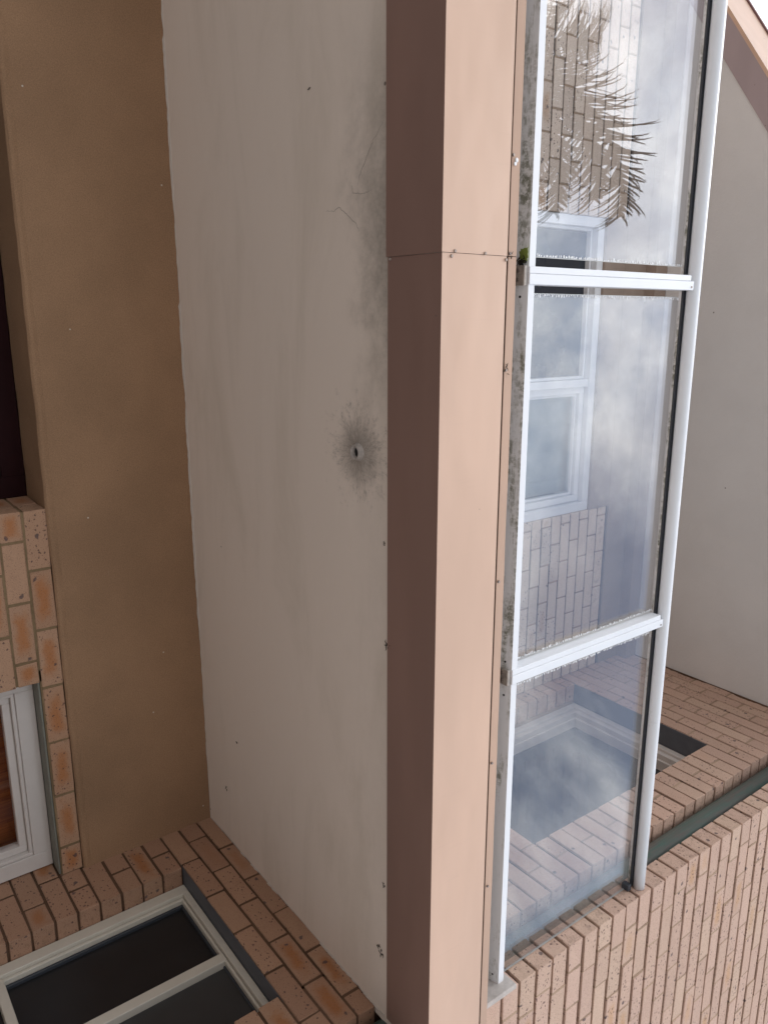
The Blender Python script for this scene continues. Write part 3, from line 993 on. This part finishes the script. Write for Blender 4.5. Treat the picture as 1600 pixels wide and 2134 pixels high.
# upper lip, in two lengths
for (a, c_) in ((-3.3, -0.152), (-0.150, 2.36)):
    mb = MB()
    nn = 30
    vs_, fs_ = [], []
    rl = random.Random(int(a * 10))
    for i in range(nn + 1):
        x = a + (c_ - a) * i / nn
        e = rl.uniform(-0.0006, 0.0006)
        for (y, z) in ((YF + 0.0045, 1.5130), (YF - 0.001, 1.5365 + e), (YF + 0.050, 1.560), (YF + 0.050, 1.555), (YF + 0.003, 1.533), (YF + 0.0075, 1.5130)):
            vs_.append((x, y, z))
    for i in range(nn):
        for j in range(6):
            j2 = (j + 1) % 6
            fs_.append((i * 6 + j, i * 6 + j2, (i + 1) * 6 + j2, (i + 1) * 6 + j))
    fs_.append(tuple(range(6))); fs_.append(tuple(nn * 6 + j for j in range(5, -1, -1)))
    mb.add(vs_, fs_)
    mb.build('flashing_lip', M['peach'], bal)
b = MB(); b.box(-3.3, XS - 0.022, 1.612, 1.74, 1.5005, 1.700); b.build('concrete_hob', M['concrete'], bal)
b = MB()
vs_, fs_ = cham_box(0.010, 0.045, 0.080, 0.004)
b.add([(2.2445 + x, 1.553 + y, 1.638 + z + 0.02 * (y > 0) * 0) for x, y, z in vs_], fs_)
b.build('mortar_pad', M['concrete'], bal)
# drain spout through the slab
b = MB()
seg = 24
vs_, fs_ = [], []
ring = [(0.0165, ZS + 0.004), (0.0165, ZS - 0.014), (0.0215, ZS - 0.016), (0.0225, ZS - 0.008), (0.027, ZS + 0.001)]
for r_, z_ in ring:
    for k in range(seg):
        a_ = 2 * math.pi * k / seg
        q = 1 + 0.03 * math.sin(3 * a_)
        vs_.append((0.376 + r_ * q * math.cos(a_), 1.827 + r_ * q * math.sin(a_), z_))
for i in range(len(ring) - 1):
    for k in range(seg):
        k2 = (k + 1) % seg
        fs_.append((i * seg + k, i * seg + k2, (i + 1) * seg + k2, (i + 1) * seg + k))
b.add(vs_, fs_)
sp_ = b.build('drain_spout', M['rim'], bal, True)
b = MB(); b.tube([(0.376, 1.827, ZS - 0.002), (0.376, 1.827, ZS - 0.001)], 0.0166, 24); b.build('spout_bore', M['hole'], sp_)
# screws of the flashing
scr = [(-0.155, YF - 0.003, 1.325, 'f'), (-0.143, YF - 0.002, 1.315, 'f'), (-0.154, YF - 0.003, 1.425, 'f'), (-0.142, YF - 0.002, 1.499, 'f'),
       (-0.158, YF + 0.001, 1.516, 'f'), (-0.146, 1.673, ZS - 0.004, 'u'), (-0.39, YF + 0.001, 1.515, 'f'), (0.134, YF, 1.515, 'f'), (0.72, YF, 1.518, 'f'), (1.29, YF, 1.518, 'f'), (1.72, YF, 1.520, 'f')]
sm = None
for (x, y, z, kd) in scr:
    b = MB()
    d_ = (0, -0.0018, 0) if kd == 'f' else (0, 0, -0.0018)
    b.tube([(x, y + 0.0015, z), (x + d_[0], y + d_[1], z + d_[2])], [0.0042, 0.0034], 10)
    b.build('screw', M['screw'], bal)
# ragged edge of the soffit paint on the tan beam and on the brick
def ragged(p0, p1, inward, wmin, wmax, thick, n, seed, gaps=0.0):
    r_ = random.Random(seed)
    p0, p1, inw, th = Vector(p0), Vector(p1), Vector(inward), Vector(thick)
    mb = MB()
    w = (wmin + wmax) / 2
    prev = None
    for i in range(n + 1):
        w += r_.uniform(-1, 1) * (wmax - wmin) * 0.35
        w = min(max(w, wmin), wmax)
        if r_.random() < 0.03:
            w = wmax
        a = p0 + (p1 - p0) * (i / n)
        c_ = a + inw * w
        cur = [a, c_, c_ + th, a + th]
        if prev is not None and r_.random() > gaps:
            mb.add([tuple(v) for v in prev + cur], [(0, 1, 5, 4), (1, 2, 6, 5), (2, 3, 7, 6), (3, 0, 4, 7), (0, 3, 2, 1), (4, 5, 6, 7)])
        prev = cur
    return mb
ragged((-3.2, YR - 0.006, ZS), (XS, YR - 0.006, ZS), (0, 0, -1), 0.0015, 0.008, (0, -0.0016, 0), 330, 8, 0.0).build('paint_edge', M['paint_edge'], bal)
ragged((XS, YR, ZS - 0.0003), (XS, 1.70, ZS - 0.0003), (0, 0, -1), 0.0006, 0.007, (-0.002, 0, 0), 170, 9, 0.0).build('paint_edge', M['paint_edge'], bal)
def crack(pts, w, seed):
    r_ = random.Random(seed)
    P_ = []
    for (a, b_) in zip(pts[:-1], pts[1:]):
        for i in range(8):
            t_ = i / 8
            P_.append((a[0] + (b_[0] - a[0]) * t_ + r_.uniform(-0.002, 0.002), a[1] + (b_[1] - a[1]) * t_ + r_.uniform(-0.002, 0.002)))
    P_.append(pts[-1])
    mb = MB()
    mb.tube([(x, y, ZS) for x, y in P_], [w * (0.35 + 0.65 * math.sin(math.pi * (i + 0.5) / len(P_))) for i in range(len(P_))], 4)
    return mb
crack([(-0.478, 1.706), (-0.440, 1.752), (-0.405, 1.780), (-0.366, 1.812), (-0.34, 1.822)], 0.0006, 1).build('crack', M['crack'], bal)
crack([(-0.292, 1.973), (-0.288, 1.935), (-0.296, 1.91), (-0.275, 1.875), (-0.245, 1.83), (-0.225, 1.815)], 0.0007, 2).build('crack', M['crack'], bal)
crack([(-0.345, 1.85), (-0.325, 1.845), (-0.318, 1.80), (-0.322, 1.76)], 0.0006, 3).build('crack', M['crack'], bal)
# bits of dirt and cobweb hanging at the flashing edge
rd = random.Random(2)
db = MB()
for (x, y, n_, s_) in ((0.93, 1.692, 9, 0.010), (2.02, 1.725, 12, 0.012), (1.75, 1.70, 6, 0.006), (1.72, 2.72, 5, 0.006), (2.0, 2.85, 8, 0.009), (-0.62, 2.05, 3, 0.005), (0.62, 1.70, 4, 0.005)):
    for i in range(n_):
        a_ = rd.uniform(0, 6.28)
        ln = s_ * rd.uniform(0.5, 1.4)
        px_, py_ = x + rd.gauss(0, s_ * 0.6), y + rd.gauss(0, s_ * 0.6)
        db.tube([(px_, py_, ZS - 0.001), (px_ + ln * math.cos(a_) * 0.6, py_ + ln * math.sin(a_) * 0.6, ZS - 0.003), (px_ + ln * math.cos(a_ + 0.5), py_ + ln * math.sin(a_ + 0.5), ZS - 0.002)], [0.0012, 0.0010, 0.0004], 5)
for (x, z, n_) in ((0.134, 1.516, 4), (0.128, 1.506, 3), (-0.152, 1.518, 3)):
    for i in range(n_):
        a_ = rd.uniform(0, 6.28)
        q = (x + rd.gauss(0, 0.006), YF - 0.0005, z + rd.gauss(0, 0.004))
        db.tube([q, (q[0] + 0.008 * math.cos(a_), YF - 0.003, q[2] + 0.006 * math.sin(a_))], [0.0012, 0.0004], 5)
o = db.build('cobweb_dirt', M['soil'], bal); o['kind'] = 'stuff'
b = MB()
b.tube([(-0.379, YF + 0.0005, 1.526), (-0.379, YF - 0.0015, 1.526)], [0.006, 0.004], 9)
b.tube([(-0.370, YF + 0.0005, 1.521), (-0.370, YF - 0.001, 1.521)], [0.005, 0.004], 8)
b.build('paint_splash', M['film'], bal)

# ------------------------------------------------------------------ balustrade
YG = 1.587
bs = thing('balustrade', 'framed glass balustrade with round white handrail and white posts along the balcony edge', 'balustrade', (0.3, YG, 1.66))
BX0, BX1 = -3.2, XS - 0.020
b = MB()
rp_ = [(1.5475, 1.6655), (1.5475, 1.688), (1.5890, 1.688), (1.5840, 1.6510)]
b.add([(x, y, z) for x in (BX0, BX1) for y, z in rp_], [(0, 1, 2, 3), (7, 6, 5, 4), (0, 4, 5, 1), (1, 5, 6, 2), (2, 6, 7, 3), (3, 7, 4, 0)])
b.box(BX0, BX1, 1.5495, 1.5550, 1.6885, 1.6930, 0.001)
b.build('bottom_rail', M['channel'], bs)
b = MB(); b.box(BX0, XS - 0.001, 1.5865, 1.6000, 2.461, 2.500, 0.001); b.build('top_rail', M['channel'], bs)
b = MB(); b.box(BX0, XS - 0.001, 1.5785, 1.5860, 2.4560, 2.498); b.build('rail_groove_shade', M['trim_shade'], bs)  # dark bar stands in for the shadowed groove behind the handrail
b = MB()
b.tube([(BX0, 1.5585, 2.4805)] + [(BX0 + (XS - 0.002 - BX0) * i / 8, 1.5585, 2.4805) for i in range(1, 9)], 0.0225, 28)
hr = b.build('handrail', M['white'], bs, False)
for p in hr.data.polygons:
    if len(p.vertices) == 4:
        p.use_smooth = True
b = MB(); b.box(XS - 0.030, XS - 0.002, 1.566, 1.598, 2.418, 2.440, 0.002); b.build('wall_bracket', M['trim_shade'], bs)
post_c = [-0.112 - 1.19 * 2, -0.112 - 1.19, -0.1125, 1.0835]
for px_ in post_c:
    b = MB()
    b.box(px_ - 0.024, px_ - 0.0055, 1.5440, 1.6025, 1.6645, 2.4400, 0.0015)
    b.box(px_ - 0.0050, px_ + 0.024, 1.5428, 1.6030, 1.6640, 2.4560, 0.0015)
    po = b.build('post', M['white'], bs)
    b = MB(); b.box(px_ - 0.026, px_ + 0.027, 1.5480, 1.588, 1.6480, 1.6600, 0.002)
    br = b.build('base_bracket', M['bracket'], po)
    b = MB()
    for dx in (-0.012, 0.012):
        b = MB()
        b.tube([(px_ + dx, 1.572, 1.6485), (px_ + dx, 1.572, 1.6435)], 0.0062, 6)
        b.build('bolt', M['screw'], po)
    b = MB(); b.tube([(px_ + 0.014, 1.5435, 2.443), (px_ + 0.014, 1.5412, 2.443)], 0.0035, 10); b.build('screw', M['screw'], po)
b = MB()
for x in (-0.056, 1.036, 1.149, 2.205, -0.17):
    b = MB()
    b.tube([(x, 1.569, 1.6590), (x, 1.569, 1.6555)], 0.0034, 10)
    b.build('drain_hole', M['hole'], bs)
panes = [(-2.35, -1.36), (-1.255, -0.166), (-0.066, 1.052), (1.137, XS - 0.006)]
rt = random.Random(31)
for (a, c_) in panes:
    b = MB(); b.box(a, c_, YG - 0.003, YG + 0.003, 1.689, 2.4430)
    pn = b.build('glass_pane', M['glass'], bs)
    b = MB()
    for x, sg in ((a, -1), (c_, 1)):
        b = MB()
        b.box(min(x, x + sg * 0.0015), max(x, x + sg * 0.0015), YG - 0.0032, YG + 0.0032, 1.6895, 2.4425)
        b.build('pane_edge', M['film_edge'], pn)
    fl = MB()
    for x, sg in ((a, 1), (c_, -1)):
        if abs(x - XS) < 0.05 or x < -2:
            continue
        z = 1.70
        while z < 2.437:
            ln = abs(rt.gauss(0.0042, 0.0022)) + 0.0022
            wd = rt.uniform(0.0014, 0.0048)
            xa, xb = x + sg * 0.001, x + sg * ln
            fl.box(min(xa, xb), max(xa, xb), YG - 0.0040, YG - 0.0033, z, z + wd)
            z += wd + abs(rt.gauss(0.003, 0.0035)) + 0.0006
    if fl.v:
        o = fl.build('peeled_film', M['film'], pn); o['kind'] = 'stuff'

# ------------------------------------------------------------------ roof edge above
roof = thing('roof_eave', 'grey lined eave with peach fascia and maroon gutter lip above the balcony', 'roof', (0.5, 2.3, ZC))
G0 = Vector((-1.717, 2.941)); dr_ = Vector((0.745, -0.525)).normalized(); nr = Vector((dr_.y, -dr_.x))
if nr.y > 0: nr = -nr
E0 = G0 - dr_ * 2.6
E1 = G0 + dr_ * ((1.56 - G0.y) / dr_.y)
b = MB()
pl = [(E0.x, E0.y), (E1.x, E1.y), (6.0, 1.56), (6.0, 6.0), (E0.x, 6.0)]
vs_ = [(x, y, ZC) for x, y in pl] + [(x, y, ZC + 0.02) for x, y in pl]
n_ = len(pl)
b.add(vs_, [tuple(range(n_ - 1, -1, -1)), tuple(range(n_, 2 * n_))] + [(i, (i + 1) % n_, n_ + (i + 1) % n_, n_ + i) for i in range(n_)])
b.build('ceiling_lining', M['ceiling'], roof)
def strip(w0, w1, z0, z1):
    """bar following the eave line: w outward from the lining edge"""
    A = [E0 + nr * w0, E0 + nr * w1]
    def corner(w):
        # diagonal offset line meets y = 1.56 - w
        p = G0 + nr * w
        return p + dr_ * ((1.56 - w - p.y) / dr_.y)
    B = [corner(w0), corner(w1)]
    C_ = [Vector((6.0, 1.56 - w0)), Vector((6.0, 1.56 - w1))]
    mb = MB()
    for (S, T) in ((A, B), (B, C_)):
        q = [S[0], S[1], T[1], T[0]]
        vs_ = [(p.x, p.y, z0) for p in q] + [(p.x, p.y, z1) for p in q]
        mb.add(vs_, [(0, 1, 2, 3), (4, 5, 6, 7), (0, 1, 5, 4), (1, 2, 6, 5), (2, 3, 7, 6), (3, 0, 4, 7)])
    return mb
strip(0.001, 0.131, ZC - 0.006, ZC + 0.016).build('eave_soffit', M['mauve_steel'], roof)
strip(0.1315, 0.150, ZC - 0.008, ZC + 0.300).build('fascia_board', M['peach'], roof)
strip(0.128, 0.160, ZC + 0.3005, ZC + 0.316).build('gutter_lip', M['gutter'], roof)
b = MB()
vs_ = [(x, y, ZC + 0.29) for x, y in pl] + [(x, y + 0.0, ZC + 0.30 + max(0, (y - 1.5)) * 0.25) for x, y in pl]
b.add(vs_, [tuple(range(n_ - 1, -1, -1)), tuple(range(n_, 2 * n_))] + [(i, (i + 1) % n_, n_ + (i + 1) % n_, n_ + i) for i in range(n_)])
b.build('roof_deck', M['tile'], roof)

ragged((XS, YR, ZC - 0.0005), (XS, 1.62, ZC - 0.0005), (0, 0, -1), 0.006, 0.022, (-0.0025, 0, 0), 120, 19, 0.0).build('ceiling_joint_shade', M['mortar_brown'], roof)  # ragged dark strip painted as the shadow gap where brick meets ceiling
# ------------------------------------------------------------------ downpipe
dp = thing('downpipe', 'dark green weathered round downpipe in the slot behind the front brick corner', 'downpipe', (2.335, 1.70, -H))
b = MB(); b.tube([(2.335, 1.688, -H + 0.01), (2.335, 1.688, 1.0), (2.335, 1.688, ZC - 0.002)], 0.055, 26)
p_ = b.build('pipe', M['pipe'], dp)
for q in p_.data.polygons:
    if len(q.vertices) == 4:
        q.use_smooth = True
b = MB(); b.tube([(2.335, 1.688, 1.36), (2.335, 1.688, 1.44)], 0.060, 26); b.build('pipe_collar', M['pipe'], dp, True)

# ------------------------------------------------------------------ small fern growing out of the rail
fn = thing('fern_sprout', 'tiny green fern leaf sprouting from dirt at the post foot under the rail', 'fern', (-0.15, 1.570, 1.66))
b = MB()
rf = random.Random(5)
a0, a1 = Vector((-0.150, 1.566, 1.656)), Vector((-0.186, 1.541, 1.653))
nn = 9
lv, lf = [], []
ax_ = (a1 - a0)
sd_ = Vector((0.010, -0.011, 0.001))
for i in range(nn + 1):
    t_ = i / nn
    w_ = math.sin(math.pi * min(1, 0.12 + t_ * 0.95)) * (1.0 + 0.35 * (i % 2))
    c_ = a0 + ax_ * t_ + Vector((0, 0, -0.004 * math.sin(t_ * 3)))
    for s_, th in ((1, 0), (-1, 0), (1, 1), (-1, 1)):
        q = c_ + sd_ * (w_ * s_) + Vector((0, 0, -0.0007 * th))
        lv.append(tuple(q))
for i in range(nn):
    p, q = i * 4, (i + 1) * 4
    lf += [(p, p + 1, q + 1, q), (p + 2, q + 2, q + 3, p + 3), (p, q, q + 2, p + 2), (p + 1, p + 3, q + 3, q + 1)]
b.add(lv, lf)
b.build('leaf', M['fern'], fn)
b = MB()
for i in range(26):
    x, y = rf.gauss(-0.150, 0.005), rf.uniform(1.552, 1.590)
    a_ = rf.uniform(0, 6.28); l_ = rf.uniform(0.003, 0.009)
    b.tube([(x, y, 1.6575), (x + l_ * math.cos(a_), y + l_ * math.sin(a_), 1.6545 - rf.uniform(0.003, 0.008))], [0.0035, 0.001], 5)
o = b.build('root_clump', M['soil'], fn); o['kind'] = 'stuff'

# ------------------------------------------------------------------ palm in the front garden (seen mirrored in the glass)
PC = Vector((-3.80, -5.53, 8.75))
palm = thing('palm_tree', 'tall palm with drooping feathery fronds, mirrored in the balcony glass', 'palm tree', (PC.x, PC.y, -H))
b = MB()
b.tube([(PC.x - 0.25 * (1 - i / 14) ** 2, PC.y, -H + (PC.z + H) * i / 14) for i in range(15)], [0.17 - 0.06 * i / 14 + 0.012 * (i % 2) for i in range(15)], 14)
b.build('trunk', M['trunk'], palm, True)
rp = random.Random(12)
def frond(az, el, ln, droop, llen=1.05, nleaf=70, hang=1.15):
    """feather leaf: a bending midrib with limp leaflets on both sides"""
    mb = MB()
    d = Vector((math.cos(az) * math.cos(el), math.sin(az) * math.cos(el), math.sin(el)))
    p = PC.copy()
    pts, dirs = [p.copy()], [d.copy()]
    n = 22
    for i in range(n):
        d = (d + Vector((0, 0, -droop / n * (0.35 + 1.5 * i / n)))).normalized()
        p = p + d * (ln / n)
        pts.append(p.copy()); dirs.append(d.copy())
    mb.tube([tuple(q) for q in pts], [0.035 * (1 - 0.88 * i / n) for i in range(n + 1)], 6)
    for j in range(nleaf):
        t_ = 0.14 + 0.86 * j / (nleaf - 1)
        f_ = t_ * n
        i = min(int(f_), n - 1)
        q = pts[i].lerp(pts[i + 1], f_ - i)
        dd = dirs[i]
        sv = dd.cross(Vector((0, 0, 1)))
        if sv.length < 0.1:
            sv = Vector((0, 1, 0))
        sv.normalize()
        upv = sv.cross(dd).normalized()
        for s_ in (-1, 1):
            L_ = llen * (0.35 + 0.65 * math.sin(math.pi * min(1, 0.2 + t_ * 0.75))) * rp.uniform(0.75, 1.2)
            lift = rp.uniform(-0.25, 0.45)
            v = (sv * s_ * rp.uniform(0.65, 1.0) + dd * rp.uniform(0.45, 0.95) + upv * lift).normalized()
            wv_ = dd.cross(v)
            wv_ = (v.cross(wv_)).normalized()
            a = q.copy()
            m_ = 5
            lv_ = []
            for k in range(m_ + 1):
                w_ = 0.0185 * (1 - (k / m_) ** 1.6) + 0.002
                lv_.append(a + wv_ * w_); lv_.append(a - wv_ * w_)
                v = (v + Vector((0, 0, -hang * (0.25 + k / m_) * rp.uniform(0.2, 0.62)))).normalized()
                a = a + v * (L_ / m_)
            mb.add([tuple(x) for x in lv_], [(2 * k, 2 * k + 1, 2 * k + 3, 2 * k + 2) for k in range(m_)])
    return mb
R_ = math.radians
fr = [(R_(4), R_(76), 3.75, 2.1), (R_(200), R_(70), 1.7, 0.9, 0.75), (R_(-20), R_(60), 3.0, 1.9), (R_(8), R_(46), 2.6, 1.3, 0.9), (R_(-110), R_(58), 2.0, 1.2, 0.8), (R_(-60), R_(58), 2.5, 1.3, 0.9),
      (R_(-12), R_(32), 2.1, 1.4, 0.85), (R_(200), R_(46), 2.3, 1.2, 0.8), (R_(-90), R_(46), 2.3, 1.1, 0.9), (R_(-55), R_(30), 2.6, 1.2), (R_(75), R_(15), 2.4, 1.3, 0.8), (R_(180), R_(24), 2.8, 1.2),
      (R_(-130), R_(30), 2.8, 1.2), (R_(10), R_(4), 2.0, 1.2, 0.7), (R_(-35), R_(66), 2.7, 1.8), (R_(14), R_(66), 2.9, 1.9, 0.9)]
for f_ in fr:
    frond(*f_).build('frond', M['frond'], palm)
